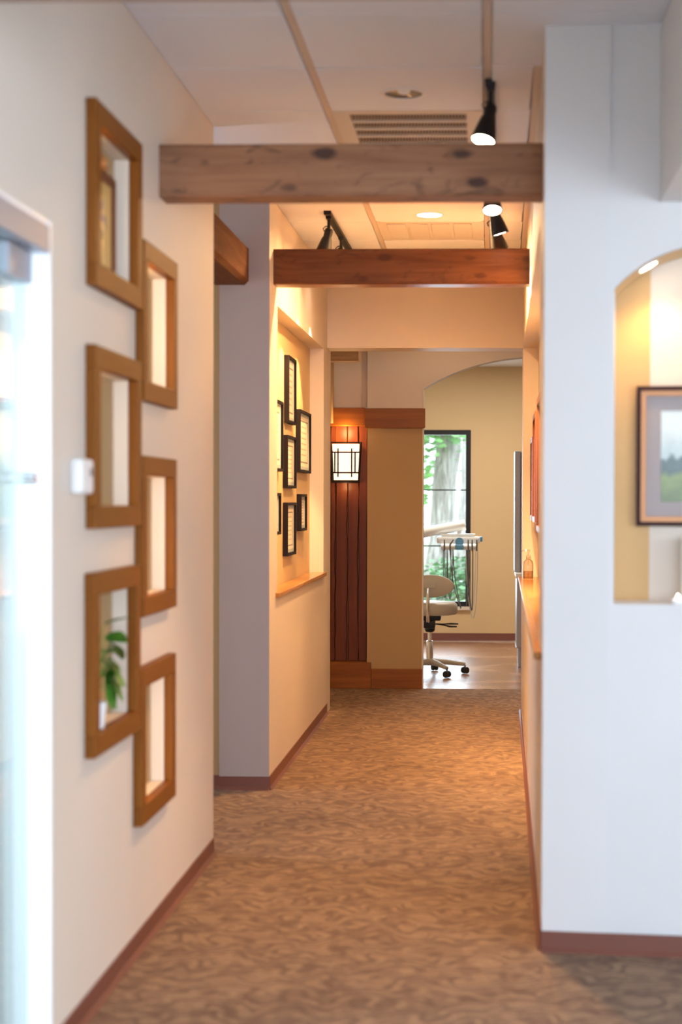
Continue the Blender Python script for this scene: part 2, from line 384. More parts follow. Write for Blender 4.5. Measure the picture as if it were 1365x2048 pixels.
baseboard('baseboard_left_end', (XL-.22, Y1, 0), (XL, Y1, 0), (0, 1, 0))
# wood frames around the niches
names = ['highest wood niche frame, holding the small floral picture', 'wood niche frame beside the thermostat', 'wood niche frame holding the green pothos plant',
         'wood niche frame next to the ceiling beam end, empty', 'wood niche frame between two others at mid height, empty inside', 'lowest wood niche frame near the baseboard']
NPOW = [.22, .2, 0, .75, .5, .38]
for (a, b, c, d), lab in zip(NICHE, names):
    t = thing('wooden_picture_surround', lab, 'surround', (XL, (a+b)/2, c), 'wood surrounds of the left wall niches')
    hw, hh = (b-a)/2, d-c; x1 = .030
    obj('rail', MB().box((.0005, -hw, 0), (x1, hw, BW), .003), 'oak_h', t)
    obj('rail', MB().box((.0005, -hw, hh-BW), (x1, hw, hh), .003), 'oak_h', t)
    obj('stile', MB().box((.0005, -hw, BW), (x1, -hw+BW, hh-BW), .003), 'oak_v', t)
    obj('stile', MB().box((.0005, hw-BW, BW), (x1, hw, hh-BW), .003), 'oak_v', t)
    pw = NPOW.pop(0)
    if pw:
        obj('light_strip', MB().box((-.018, -hw+BW+.0005, BW+.03), (-.006, -hw+BW+.006, hh-BW-.03)), 'strip_lit', t)
        lamp('AREA', (XL-.012, a+BW+.008, (c+d)/2), pw, (1, .66, .34), (XL-.020, b, (c+d)/2), shape='RECTANGLE', size=.012, size_y=.30)
# glazed door in the left wall
d1 = sempty('door_1', 'frameless glass door with silver top rail in a white jamb', (XL, DOOR[0], 0))
L = DOOR[1]-DOOR[0]
obj('jamb', MB().box((-.22, L-.012, 0), (.004, L, 2.115)).box((-.22, 0, 0), (.004, .012, 2.115)), 'door_white', d1)
obj('head_jamb', MB().box((-.22, .012, 2.103), (.0, L-.012, 2.115)), 'door_white', d1)
obj('top_rail', MB().box((-.075, .012, 2.035), (.006, L-.02, 2.103), .004), 'silver', d1)
obj('glass_pane', MB().box((-.056, .02, .012), (-.044, L-.05, 2.033)), 'door_glass', d1)
pf = obj('patch_fitting', MB().box((-.068, L-.24, 1.955), (-.030, L-.05, 2.032), .004), 'silver', d1)
obj('lock_knob', MB().tube([(-.044, L-.075, 1.475), (-.012, L-.075, 1.475)], [.012, .014], 12), 'chrome', d1)
# vestibule behind the door
struct('wall_vestibule', MB().cells('x', -3.3, -3.4, [.8, 2.1, 3.7, 4.25], [0, .4, 2.4, HC], [(2.1, 3.7, .4, 2.4)]).box((-3.3, 4.15, 0), (XL-.22, 4.25, HC)).box((-3.3, .8, 0), (XL-.22, .9, HC)), 'vestibule')
wv = sempty('window_1', 'tall window of the vestibule', (-3.35, 2.9, .4))
obj('window_frame', MB().cells('x', -.03, .03, [-.8, -.75, .75, .8], [0, .05, 1.95, 2.0], [(-.75, .75, .05, 1.95)]), 'door_white', wv)
obj('pane', MB().box((-.004, -.75, .05), (.004, .75, 1.95)), 'pane', wv)
# thermostat
t = thing('thermostat', 'small white thermostat on the left wall beside the glass door', 'thermostat', (XL, 4.20, 1.437))
obj('housing', MB().box((.0005, -.062, 0), (.036, .062, .094), .012), 'white', t)
obj('screen', MB().box((.0362, .018, .048), (.0375, .036, .070)), 'black', t)

# ------------------------------------------------------------------ side opening: lintel beam, return wall
Y2 = 7.76; XW = -1.065; Y3 = 10.56
struct('wall_corridor_return', MB().box((-4.2, Y2+.03, 0), (-1.31, Y2+.20, HC)), 'tan')
baseboard('baseboard_return', (-4.1, Y2+.03, 0), (-1.31, Y2+.03, 0), (0, -1, 0))
struct('wall_corridor_near', MB().box((-4.2, Y1-.12, 0), (XL-.2205, Y1, HC)), 'cream')
struct('wall_corridor_end', MB().cells('x', -4.1, -4.2, [Y1, 6.6, 7.6, Y2+.03], [0, .7, 2.3, HC], [(6.6, 7.6, .7, 2.3)]), 'cream')
we = sempty('window_2', 'window at the end of the side corridor', (-4.15, 7.1, .7))
obj('window_frame', MB().cells('x', -.03, .03, [-.5, -.45, .45, .5], [0, .05, 1.55, 1.6], [(-.45, .45, .05, 1.55)]), 'black', we)
obj('pane', MB().box((-.004, -.45, .05), (.004, .45, 1.55)), 'pane', we)
tag(obj('lintel_beam', MB().prism([(-1.167, 2.49), (-1.187, 2.47), (-1.33, 2.47), (-1.35, 2.49), (-1.35, 2.645), (-1.33, 2.665), (-1.187, 2.665), (-1.167, 2.645)], 'y', Y1, Y2), 'beam_red_y'),
    'short reddish beam bridging the side opening behind the niche wall', 'beam')

# ------------------------------------------------------------------ far left wall with certificate niche
NL = (8.05, 10.34, .928, 2.405)
mb = MB().cells('x', XW, XW-.091, [Y2, Y3, NL[0], NL[1]], [0, HC, NL[2], NL[3]], [NL])
wf = struct('wall_left_far', mb, 'cream', label='cream wall with the shallow certificate niche')
obj('niche_back_panel', MB().box((XW-.092, Y2+.0005, 0), (-1.31, Y3, HC)), 'tan2', wf)
obj('wall_end_shade_skin', MB().box((XW, Y2-.004, 0), (-1.3105, Y2-.0003, HC)).box((XW-.0915, Y2, 0), (-1.3105, Y2+.029, HC)), 'stub_shade', wf)  # thin skin over the cream wall end, coloured as if in shade
baseboard('baseboard_left_far', (XW, Y2-.004, 0), (XW, Y3, 0), (1, 0, 0))
baseboard('baseboard_left_far_end', (-1.31, Y2-.004, 0), (XW, Y2-.004, 0), (0, -1, 0))
tag(obj('wood_sill', MB().box((XW-.089, NL[0]-.06, .929), (XW+.022, NL[1]+.005, .953), .004), 'sill'), 'honey wood sill of the certificate niche on the left', 'sill')
CERT = [(9.028, 9.390, 1.862, 2.245, 'topmost black framed certificate in the left niche'),
        (9.586, 10.176, 1.591, 1.970, 'widest black framed certificate, beside the niche corner'),
        (8.40, 8.788, 1.578, 1.962, 'framed certificate at upper height beside the near niche edge'),
        (8.976, 9.396, 1.490, 1.790, 'black framed certificate directly below the topmost one'),
        (8.979, 9.388, 1.103, 1.407, 'lowest black framed certificate, just above the sill'),
        (9.638, 9.952, 1.232, 1.458, 'smallest black framed certificate, below the widest one'),
        (8.42, 8.700, 1.234, 1.460, 'small framed certificate at lower height beside the near niche edge')]
def framed(name, lab, cat, loc, hw, h, depth, fr, mats, grp, sgn=1, mat_w=.035):
    """picture on a wall facing +x (sgn=1) or -x; origin at wall plane, bottom centre"""
    t = thing(name, lab, cat, loc, grp)
    ring = lambda x0, x1, a, zb, zt, w: MB().cells('x', x0*sgn, x1*sgn, [-a, -a+w, a-w, a], [zb, zb+w, zt-w, zt], [(-a+w, a-w, zb+w, zt-w)])
    obj('frame', ring(.001, depth, hw, 0, h, fr), mats[0], t)
    a = hw-fr; obj('mount', ring(.003, depth*.55, a-.0005, fr+.0005, h-fr-.0005, mat_w), mats[1], t)
    a -= mat_w; z0 = fr+mat_w
    obj('print', MB().box((.003*sgn, -a, z0), (depth*.5*sgn, a, h-z0)), mats[2], t)
    return t
for a, b, c, d, lab in CERT:
    framed('framed_certificate', lab, 'certificate', (XW-.092, (a+b)/2, c), (b-a)/2, d-c, .030, .016, ('frame_dark', 'mount_blue', 'certificate'), 'framed certificates in the left niche', 1, .02)

# ------------------------------------------------------------------ right wall, slightly out of parallel
YP = 5.03
def xr(y): return .178+(y-YP)*.0098
RA = math.atan(.0098)
wr = sempty('wall_right', 'cream right hallway wall with long sill niche', (.178, YP, 0), (0, 0, -RA))
# local frame: y along the wall, +x into the wall
NR = (.62, 5.27, .905, 2.405); LR = 5.75
obj('wall_face', MB().cells('x', 0, .099, [0.10, LR, NR[0], NR[1]], [0, HC, NR[2], NR[3]], [NR]), 'cream', wr)
obj('niche_back_panel', MB().box((.10, .10, 0), (.22, LR, HC)), 'cream', wr)
obj('corner_post', MB().box((0, 0, 0), (.22, .0995, HC)), 'cream', wr)
s_ = sempty('baseboard_right', None, (.178, YP, 0), (0, 0, -RA))
mb = MB(); pr = base_profile(); vs = [(-a, 0, b) for a, b in pr]+[(-a, LR, b) for a, b in pr]; k = len(pr)
obj('cove_base', mb.add(vs, [tuple(range(k)), tuple(range(2*k-1, k-1, -1))]+[(i, (i+1) % k, k+(i+1) % k, k+i) for i in range(k)]), 'base', s_)
ws = tag(obj('wood_sill', MB().box((-.026, .16, .9055), (-.0005, NR[1]+.03, .930), .003).box((-.001, NR[0]+.001, .9055), (.0985, NR[1]-.001, .930)), 'sill'), 'long honey wood sill of the right wall niche carrying the bottle', 'sill')
ws.location = Matrix.Translation((.178, YP, 0)) @ Matrix.Rotation(-RA, 4, 'Z') @ ws.location; ws.rotation_euler = (0, 0, -RA)
for i, (a, b, c, d, dp, lab) in enumerate([(9.70, 10.20, 1.30, 1.81, .052, 'brown framed picture at the far end of the right niche'),
                                         (8.85, 9.55, 1.30, 1.92, .050, 'brown framed picture between two others in the right niche'),
                                         (7.55, 8.60, 1.26, 1.96, .046, 'largest brown framed picture in the right niche')]):
    ym = (a+b)/2
    t = framed('framed_picture', lab, 'picture', (xr(ym)+.0975, ym, c), (b-a)/2, d-c, dp, .03, ('frame_brown', 'mat_grey', 'landscape'), 'framed pictures in the right niche', -1)
    t.rotation_euler = (0, 0, -RA)
# pump bottle
t = thing('pump_bottle', 'clear plastic pump bottle standing on the right wood sill', 'bottle', (.258, 9.97, .9305))
obj('body', MB().lathe([(.0, .0), (.030, .001), (.033, .006), (.033, .095), (.029, .112), (.014, .126), (.013, .135)], 20, cap=False), 'bottle', t)
obj('liquid', MB().lathe([(.0, .004), (.029, .005), (.0305, .01), (.0305, .052), (.0, .053)], 20), 'liquid', t)
obj('pump', MB().lathe([(.015, .132), (.015, .148), (.006, .150), (.0055, .172), (.012, .174), (.012, .184), (0, .186)], 16).tube([(0, 0, .180), (-.034, 0, .180), (-.04, 0, .173)], .0045, 8).tube([(0, 0, .01), (0, 0, .135)], .003, 8), 'bottle', t)

# ------------------------------------------------------------------ pillar wall facing the camera, arched niche
PA = math.radians(-5.5)
def pl(u, v, z=0): c, s = math.cos(PA), math.sin(PA); return (.178+u*c-v*s, YP+u*s+v*c, z)
wp = sempty('wall_pillar', 'white end wall of the hallway with arched picture niche', (.178, YP, 0), (0, 0, PA))
CU, RN, ZN = .526, .415, 1.807
UL, UR, LZ = .219, .833, 1.10
def arch_pts(cx, r, zc, x0, x1, n=20): return [(x0+(x1-x0)*i/n, zc+math.sqrt(max(0, r*r-(x0+(x1-x0)*i/n-cx)**2))) for i in range(n+1)]
def arch_wall(mb, v0, v1, x0, x1, za, zb, hx0, hx1, hz0, arc, soffit=True):
    """wall in x-z between depth v0 and v1 with an arched hole"""
    q = lambda x, z, v: (x, v, z)
    mb.box((x0, v0, za), (hx0, v1, zb)); mb.box((hx1, v0, za), (x1, v1, zb))
    if hz0 > za: mb.box((hx0, v0, za), (hx1, v1, hz0))
    for (xa, z1), (xb, z2) in zip(arc[:-1], arc[1:]):
        for v in (v0, v1): mb.add([q(xa, z1, v), q(xb, z2, v), q(xb, zb, v), q(xa, zb, v)], [(0, 1, 2, 3)])
        mb.add([q(xa, z1, v0), q(xb, z2, v0), q(xb, z2, v1), q(xa, z1, v1)], [(0, 1, 2, 3)], True)
        mb.add([q(xa, zb, v0), q(xb, zb, v0), q(xb, zb, v1), q(xa, zb, v1)], [(0, 1, 2, 3)])
    return mb
arc = arch_pts(CU, RN, ZN, UL, UR)
# front slab starts beside the hall's corner post
f_ = obj('wall_face', arch_wall(MB(), .0, .199, .0, 2.9, 0, HC, UL, UR, LZ, arc), 'white_paint', wp, smooth=False)
obj('pilaster', MB().box((.0, -.012, 0), (.205, -.0003, HC-.0005)), 'white_paint', wp)
obj('niche_back_panel', MB().box((.332, .20, .9), (1.3, .26, 2.4)), 'cream', wp)
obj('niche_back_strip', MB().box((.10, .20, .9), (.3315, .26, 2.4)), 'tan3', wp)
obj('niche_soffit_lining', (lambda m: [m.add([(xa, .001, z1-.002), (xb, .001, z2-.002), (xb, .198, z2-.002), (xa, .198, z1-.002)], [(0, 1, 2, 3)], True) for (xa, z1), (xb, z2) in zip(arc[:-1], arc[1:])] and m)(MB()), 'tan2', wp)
mb = MB(); vs = [(0, -.012-a, b) for a, b in pr]+[(2.9, -.012-a, b) for a, b in pr]
bo = sempty('baseboard_pillar', None, (.178, YP, 0), (0, 0, PA))
obj('cove_base', mb.add(vs, [tuple(range(k)), tuple(range(2*k-1, k-1, -1))]+[(i, (i+1) % k, k+(i+1) % k, k+i) for i in range(k)]), 'base', bo)
# bulkhead above the niche running towards the waiting room
struct('ceiling_bulkhead', MB().prism([pl(.358, -.001)[:2], (.535, 1.0), (1.6, 1.0), pl(1.4, -.001)[:2]], 'z', 2.353, HC-.03), 'white_paint')
# picture in the arched niche
PU = .526
t = thing('framed_landscape', 'framed misty landscape with grey mat in the arched niche', 'picture', pl(PU, .199, 1.342), None, (0, 0, PA))
hw, hh = .237, .452
ring = lambda y0, y1, a, z0, z1, w_: MB().cells('y', -y0, -y1, [-a, -a+w_, a-w_, a], [z0, z0+w_, z1-w_, z1], [(-a+w_, a-w_, z0+w_, z1-w_)])
obj('outer_frame', ring(.001, .026, hw, 0, hh, .014), 'frame_maroon', t)
fr = obj('inner_frame', ring(.001, .022, hw-.0145, .0145, hh-.0145, .016), 'frame_gold', t)
obj('mount', ring(.001, .010, hw-.031, .031, hh-.031, .047), 'mat_grey', t)
obj('print', MB().box((-hw+.0785, -.008, .0785), (hw-.0785, -.001, hh-.0785)), 'landscape', t)
# recessed spot in the arch soffit
def recessed(name, lab, loc, r, nrm, lit, grp):
    t = thing(name, lab, 'ceiling light', loc, grp); q = Vector((0, 0, 1)).rotation_difference(Vector(nrm)).to_matrix().to_4x4()
    obj('trim_ring', MB().lathe([(r*.82, .0), (r*.84, -.004), (r, -.003), (r, 0)], 32, q, cap=False), 'white', t)
    if lit: obj('lens', MB().lathe([(0, -.002), (r*.83, -.002)], 32, q, cap=False), 'lamp_on', t)
    else:
        obj('reflector', MB().lathe([(r*.83, -.001), (r*.78, .012), (r*.6, .024), (r*.3, .028), (0, .029)], 32, q, cap=False), 'bronze', t)
        obj('bulb', MB().lathe([(.0, -.004), (r*.2, .0), (r*.3, .010), (r*.25, .02), (r*.15, .027)], 16, q), 'pot', t)
    return t
ul = .322; zl = ZN+math.sqrt(RN**2-(ul-CU)**2); nn = Vector((ul-CU, 0, zl-ZN)).normalized()
nw = Matrix.Rotation(PA, 3, 'Z') @ nn
recessed('niche_spot', 'small lit spot recessed in the arched niche soffit', Vector(pl(ul, .07, zl-.003)), .036, nw, True, None)
lamp('SPOT', Vector(pl(ul+.02, .075, zl-.04)), 4, WARM, pl(ul+.12, .16, 1.1), spot_size=2.2, spot_blend=.8, shadow_soft_size=.03)
# things on the ledge
t = thing('ceramic_vase', 'tall plain white vase on the arched niche ledge', 'vase', pl(.482, .105, LZ))
obj('body', MB().lathe([(0, 0), (.046, .001), (.05, .006), (.05, .20), (.046, .208), (.042, .206), (.042, .02), (0, .018)], 28), 'pot', t)
t = thing('tea_light', 'small lit tea light beside the white vase', 'candle', pl(.421, .032, LZ))
obj('cup', MB().lathe([(0, 0), (.018, .0005), (.0195, .002), (.0195, .016), (.018, .016), (.018, .010), (0, .0095)], 20), 'pot', t)
obj('flame', MB().lathe([(0, .010), (.005, .014), (.006, .019), (.003, .027), (0, .032)], 12), 'lamp_on', t)

# ------------------------------------------------------------------ header wall and cross passage
struct('wall_header', MB().box((-1.31, Y3+.001, 2.43), (.45, Y3+.24, HC)).box((-1.31, Y3+.0005, 0), (-1.0655, Y3+.24, 2.43)), 'cream')
struct('wall_passage_left', MB().box((-1.31, Y3+.24, 0), (-1.20, 12.12, 2.0)).box((-1.31, Y3+.24, 2.0), (-1.165, 12.12, HC)), 'tan')
struct('wall_passage_right', MB().box((1.5, Y3-.5, 0), (1.6, 12.12, HC)).box((.40, Y3+.12, 0), (1.5, Y3+.24, HC)), 'cream')
YA = 12.0
arc2 = arch_pts(.36, 1.6, .9, -.49, 1.21, 28)
struct('wall_arch', arch_wall(MB(), YA, YA+.14, -.905, 1.6, 0, HC, -.49, 1.21, 0, arc2), 'tan', label='tan partition with arched opening into the treatment room')
struct('wall_arch_upper', arch_wall(MB(), YA-.004, YA-.0005, -.905, 1.6, 2.1125, HC, -.49, 1.21, 0, arc2), 'cream')
# recessed panel bay left of the partition
struct('wall_panel_bay', MB().box((-1.2, YA+.121, 0), (-.906, YA+.14, 2.0)), 'tan')
struct('wall_panel_bay_upper', MB().box((-1.1645, YA+.05, 2.12), (-.906, YA+.12, HC)), 'cream')
t = thing('plank_panel', 'dark red live edge plank panel behind the sconce', 'panel', (-1.052, YA+.12, .20))
def plank(x0, x1, yb, seed):
    rnd = random.Random(seed); n = 26; H_ = 1.78; lft = []; rgt = []
    a = b = 0
    for i in range(n+1):
        a = a*.6+rnd.uniform(-.0045, .0045); b = b*.6+rnd.uniform(-.0045, .0045); lft.append(x0+a); rgt.append(x1+b)
    mb = MB(); th = .022
    for i in range(n):
        z0, z1 = H_*i/n, H_*(i+1)/n
        vs = [(lft[i], -yb, z0), (lft[i]+.005, -yb-th, z0), (rgt[i]-.005, -yb-th, z0), (rgt[i], -yb, z0), (lft[i+1], -yb, z1), (lft[i+1]+.005, -yb-th, z1), (rgt[i+1]-.005, -yb-th, z1), (rgt[i+1], -yb, z1)]
        mb.add(vs, [(0, 1, 5, 4), (1, 2, 6, 5), (2, 3, 7, 6)])
        if i == 0: mb.add(vs[:4], [(0, 1, 2, 3)])
        if i == n-1: mb.add(vs[4:], [(3, 2, 1, 0)])
    return mb
obj('backing', MB().box((-.145, -.006, 0), (.145, -.0005, 1.78)), 'frame_brown', t)
for i, (a, b) in enumerate([(-.143, -.103), (-.103, -.010), (-.006, .072), (.074, .143)]):
    obj('plank', plank(a, b, .007+.004*(i % 2), 3+i), 'plank', t)
tag(obj('base_block', MB().box((-1.199, YA-.035, 0), (-.872, YA+.115, .197), .004), 'oak_x'), 'tall wood plinth under the plank panel', 'plinth')
tag(obj('base_block', MB().box((-.871, YA-.025, 0), (-.485, YA-.0005, .150), .004), 'oak_x'), 'low wood plinth under the tan partition', 'plinth')
tag(obj('cap_rail', MB().box((-1.199, YA+.012, 1.981), (-.926, YA+.119, 2.119), .004), 'oak_x'), 'wood cap rail above the lit wall sconce', 'rail')
tag(obj('cap_rail', MB().box((-.925, YA-.03, 1.963), (-.468, YA-.0005, 2.112), .004), 'oak_x'), 'wood cap rail across the top of the tan partition', 'rail')
struct('trim_1', MB().box((-.4895, YA-.004, .0), (-.482, YA+.1405, 2.258)), 'cream')
tag(obj('log_beam', MB().prism([(11.24, 2.425), (11.26, 2.405), (11.38, 2.405), (11.40, 2.425), (11.40, 2.60), (11.24, 2.60)], 'x', -1.1645, -.912), 'beam_pale'), 'pale rough sawn beam end under the passage ceiling', 'beam')
# sconce
t = thing('wall_sconce', 'lit mission style wall sconce with dark grid on the plank panel', 'wall lamp', (-1.070, YA+.088, 1.550))
def taper(y0, y1, zb, zt, wb, wt): return MB().add([(-wb, y0, zb), (wb, y0, zb), (wb, y1, zb), (-wb, y1, zb), (-wt, y0, zt), (wt, y0, zt), (wt, y1, zt), (-wt, y1, zt)], [(0, 3, 2, 1), (4, 5, 6, 7), (0, 1, 5, 4), (1, 2, 6, 5), (2, 3, 7, 6), (3, 0, 4, 7)])
obj('back_plate', MB().box((-.10, -.012, .01), (.10, -.0005, .30), .003), 'black', t)
obj('shade', taper(-.082, -.013, .022, .295, .088, .100), 'sconce_glass', t)
obj('bottom_tray', MB().box((-.104, -.092, 0), (.104, -.012, .022), .003), 'frame_dark', t)
for sx in (-1, 1):
    obj('corner_bar', MB().tube([(sx*.102, -.088, .02), (sx*.117, -.088, .308)], .009, 6), 'frame_dark', t)
obj('top_bar', MB().box((-.121, -.092, .301), (.121, -.083, .310)), 'frame_dark', t)
for z in (.078, .232): obj('grid_bar', MB().box((-.108, -.0925, z-.005), (.108, -.087, z+.005)), 'frame_dark', t)
for x, z0, z1 in ((-.056, .045, .262), (.047, .045, .262), (-.080, .078, .232), (.073, .078, .232)):
    obj('grid_bar', MB().box((x-.005, -.096, z0), (x+.005, -.0926, z1)), 'frame_dark', t)
lamp('POINT', (-1.07, YA-.01, 1.93), 2.2, WARM, shadow_soft_size=.04)
lamp('POINT', (-1.07, YA-.005, 1.525), .5, WARM, shadow_soft_size=.03)

# ------------------------------------------------------------------ treatment room
YB = 16.025; HB = 2.764
WIN = (-1.30, -.165, .353, 2.128); WIN2 = (-2.85, -1.75, .353, 2.128)  # the second window is unseen, added to give the room more light
struct('wall_back', MB().cells('y', YB, YB+.22, [-3.2, 2.2, WIN[0], WIN[1], WIN2[0], WIN2[1]], [0, 2.95, .353, 2.128], [WIN, WIN2]), 'tan2', label='tan back wall of the treatment room')
struct('wall_treatment_left', MB().box((-3.3, 12.0, 0), (-3.2, YB+.2, 2.95)).box((-3.2, YA+.0, 0), (-1.311, YA+.14, 2.95)), 'tan2')
struct('wall_treatment_right', MB().box((2.2, 12.0, 0), (2.3, YB+.2, 2.95)).box((1.605, YA, 0), (2.2, YA+.14, 2.95)), 'tan2')
baseboard('baseboard_back', (-3.2, YB, 0), (2.2, YB, 0), (0, -1, 0), .085)
struct('ceiling_treatment_room', MB().box((-3.2, YA+.141, HB), (2.2, YB-.0005, HB+.1)), 'tile')
for i, W_ in enumerate((WIN, WIN2)):
    wn = sempty('window_%d' % (3+i), 'tall black framed window onto the trees' if i == 0 else 'added second window for more light, unseen behind the partition', ((W_[0]+W_[1])/2, YB, W_[2]))
    a, h = (W_[1]-W_[0])/2, W_[3]-W_[2]
    obj('window_frame', MB().cells('y', -.004, .06, [-a, -a+.05, a-.05, a], [0, .05, h-.05, h], [(-a+.05, a-.05, .05, h-.05)]), 'black', wn)
    obj('pane', MB().box((-a+.05, .026, .05), (a-.05, .034, h-.05)), 'pane', wn)
    for z in (1.524-.353, .961-.353): obj('muntin', MB().box((-a+.05, .015, z-.006), (a-.05, .0255, z+.006)), 'black', wn)
struct('trim_2', MB().box((WIN[0]-.03, YB-.035, .318), (WIN[1]+.01, YB-.0005, .350), .003), 'cream')
# ceiling panel light of the treatment room
t = thing('ceiling_panel_light', 'flat white ceiling panel light in the treatment room', 'ceiling light', (.1, 14.2, HB))
obj('frame', MB().cells('x', 0, .001, [0, 1], [0, 1], []).box((-.62, -.32, -.014), (.62, .32, -.0005)), 'white', t)
obj('diffuser', MB().box((-.59, -.29, -.018), (.59, .29, -.0145)), emit('panel_lit', (1, .95, .88), 2.5), t)
lamp('AREA', (.1, 14.2, HB-.03), 26, (1, .86, .70), (.1, 14.2, 0), shape='RECTANGLE', size=1.1, size_y=.55)
# stool
t = thing('dental_stool', 'beige operator stool on five black castors', 'stool', (-.465, 13.0, 0))
def oval(rx, ry, prof, seg=32):
    mb = MB(); vs = []; n = len(prof)
    for s_, h in prof: vs += [(rx*s_*math.cos(2*PI*k/seg), ry*s_*math.sin(2*PI*k/seg), h) for k in range(seg)]
    mb.add(vs, [(i*seg+k, i*seg+(k+1) % seg, (i+1)*seg+(k+1) % seg, (i+1)*seg+k) for i in range(n-1) for k in range(seg)], True)
    return mb.add(vs[:seg], [tuple(range(seg-1, -1, -1))]).add(vs[-seg:], [tuple(range(seg))])
obj('seat', oval(.228, .215, [(.80, .487), (.93, .492), (.985, .51), (1.0, .545), (.975, .575), (.9, .590), (.6, .596), (.2, .597)]), 'beige_vinyl', t)
mb = oval(.198, .093, [(.86, 0), (.97, .006), (1, .02), (.985, .045), (.9, .058), (.5, .064)], 36)
mb.v = [(x+.005, -.205+h+.02*0-(.35*x*x), .730+y) for x, y, h in mb.v]
br = obj('backrest', mb, 'beige_vinyl', t)
obj('mount_plate', MB().box((-.085, -.222, .715), (.055, -.208, .765), .006), 'beige_vinyl', br)
obj('back_post', MB().tube([(-.008, -.222, .715), (-.008, -.225, .68), (-.008, -.222, .50), (-.008, -.20, .455), (-.008, -.10, .425)], .0145, 12), 'chrome', t)
obj('mechanism', MB().box((-.09, -.12, .445), (.09, .12, .486), .006).box((-.045, -.14, .385), (.045, .05, .445), .008).lathe([(.03, .345), (.042, .36), (.042, .39), (.03, .41)], 16), 'black', t)
for dz, dx, dy in ((0, .235, -.10), (-.018, .225, -.15)):
    obj('lever', MB().tube([(.04, -.08, .418), (.12, -.10, .418+dz*.5), (dx-.06, dy, .421+dz), (dx, dy, .420+dz)], [.005, .005, .008, .006], 8), 'black', t)
obj('gas_column', MB().lathe([(.018, .27), (.018, .35)], 16).lathe([(.028, .10), (.028, .27), (.024, .275)], 20), 'chrome', t)
mb = MB().lathe([(.035, .075), (.045, .085), (.045, .115), (.034, .125)], 20)
A5 = [math.radians(-60+72*i) for i in range(5)]
for a in A5: mb.tube([(0, 0, .105), (.14*math.cos(a), .14*math.sin(a), .098), (.295*math.cos(a), .295*math.sin(a), .076)], [.028, .023, .015], 10)
obj('star_base', mb, 'beige_vinyl', t)
for a in A5:
    c_, s__ = math.cos(a), math.sin(a); q = Matrix.Translation((.295*c_, .295*s__, .028)) @ Matrix.Rotation(a+PI/2+.5, 4, 'Z') @ Matrix.Rotation(PI/2, 4, 'Y')
    m_ = MB().lathe([(.012, -.026), (.026, -.025), (.028, -.02), (.028, -.006), (.02, -.004), (.02, .004), (.028, .006), (.028, .02), (.026, .025), (.012, .026)], 18, q)
    m_.tube([(.295*c_, .295*s__, .035), (.295*c_, .295*s__, .074)], .007, 8); obj('castor', m_, 'rubber', t)
# delivery unit: post, arm, tray, hoses
t = thing('dental_delivery_unit', 'white dental delivery unit with hanging instrument hoses', 'dental unit', (-1.15, 14.2, 0))
obj('pedestal', MB().box((-.30, -.28, 0), (.49, .30, .16), .03).box((.18, -.2, .16), (.52, .2, .34), .05), 'dental_white', t)
obj('post', MB().lathe([(.06, .155), (.06, .95), (.05, 1.0)], 20), 'dental_white', t)
obj('support_arm', MB().tube([(0, 0, .99), (.10, 0, 1.02), (.563, 0, 1.127), (.955, 0, 1.203)], [.05, .048, .046, .046], 16).tube([(.90, 0, 1.19), (.90, 0, 1.115)], .02, 10), 'dental_white', t)
obj('tray_top', MB().box((.735, -.10, 1.112), (1.045, .12, 1.124), .004).box((.745, -.105, 1.100), (1.035, .12, 1.111), .003), 'dental_white', t)
obj('tray_body', MB().box((.70, -.12, 1.040), (1.09, .14, 1.099), .02), 'dental_white', t)
obj('instrument_bar', MB().tube([(.745, -.14, 1.010), (1.06, -.14, 1.010)], .026, 14).box((.76, -.13, 1.012), (1.05, -.05, 1.042), .004), 'dental_white', t)
obj('blue_barrier_film', MB().box((.868, -.175, .985), (.945, -.142, 1.030), .008).lathe([(0, -.006), (.038, -.005), (.038, .005), (0, .006)], 24, Matrix.Translation((.907, -.150, 1.055)) @ Matrix.Rotation(PI/2, 4, 'X')), 'pad_blue', t)
obj('blue_barrier_film', MB().box((1.088, -.10, 1.055), (1.11, .06, 1.10), .008), 'pad_blue', t)
def hang(x0, x1, z0, z1, zl, bow, y, n=18):
    out = []
    for i in range(n+1):
        s_ = i/n; x = x0+(x1-x0)*s_ + bow*math.sin(PI*s_); z = (z0*(1-s_)+z1*s_) - ((z0+z1)/2-zl)*math.sin(PI*s_)**.5
        out.append((x, y-.02*math.sin(PI*s_), z))
    return out
for x, tilt in ((.775, .0), (.825, .03), (.985, 0), (1.02, 0), (1.06, 0)):
    obj('handpiece', MB().tube([(x, -.172, .975), (x, -.174, 1.03), (x+tilt, -.170, 1.075)], [.007, .008, .005], 8), 'hose_grey', t)
for x0, x1, zl, bow, mat, r in ((.775, .835, .60, .0, 'hose_grey', .0045), (.80, .765, .56, .0, 'hose_grey', .0045), (.825, .85, .47, .085, 'hose_grey', .0055), (.85, .80, .55, .0, 'hose_grey', .0055), (.985, 1.0, .49, -.02, 'hose_grey', .0045), (1.025, .985, .455, .012, 'hose_grey', .007), (1.068, .965, .385, .012, 'hose_pale', .005), (1.05, .99, .47, .0, 'hose_pale', .0035)):
    obj('hose', MB().tube(hang(x0, x1, .985, .985, zl, bow, -.165), r*.8, 8), mat, t)
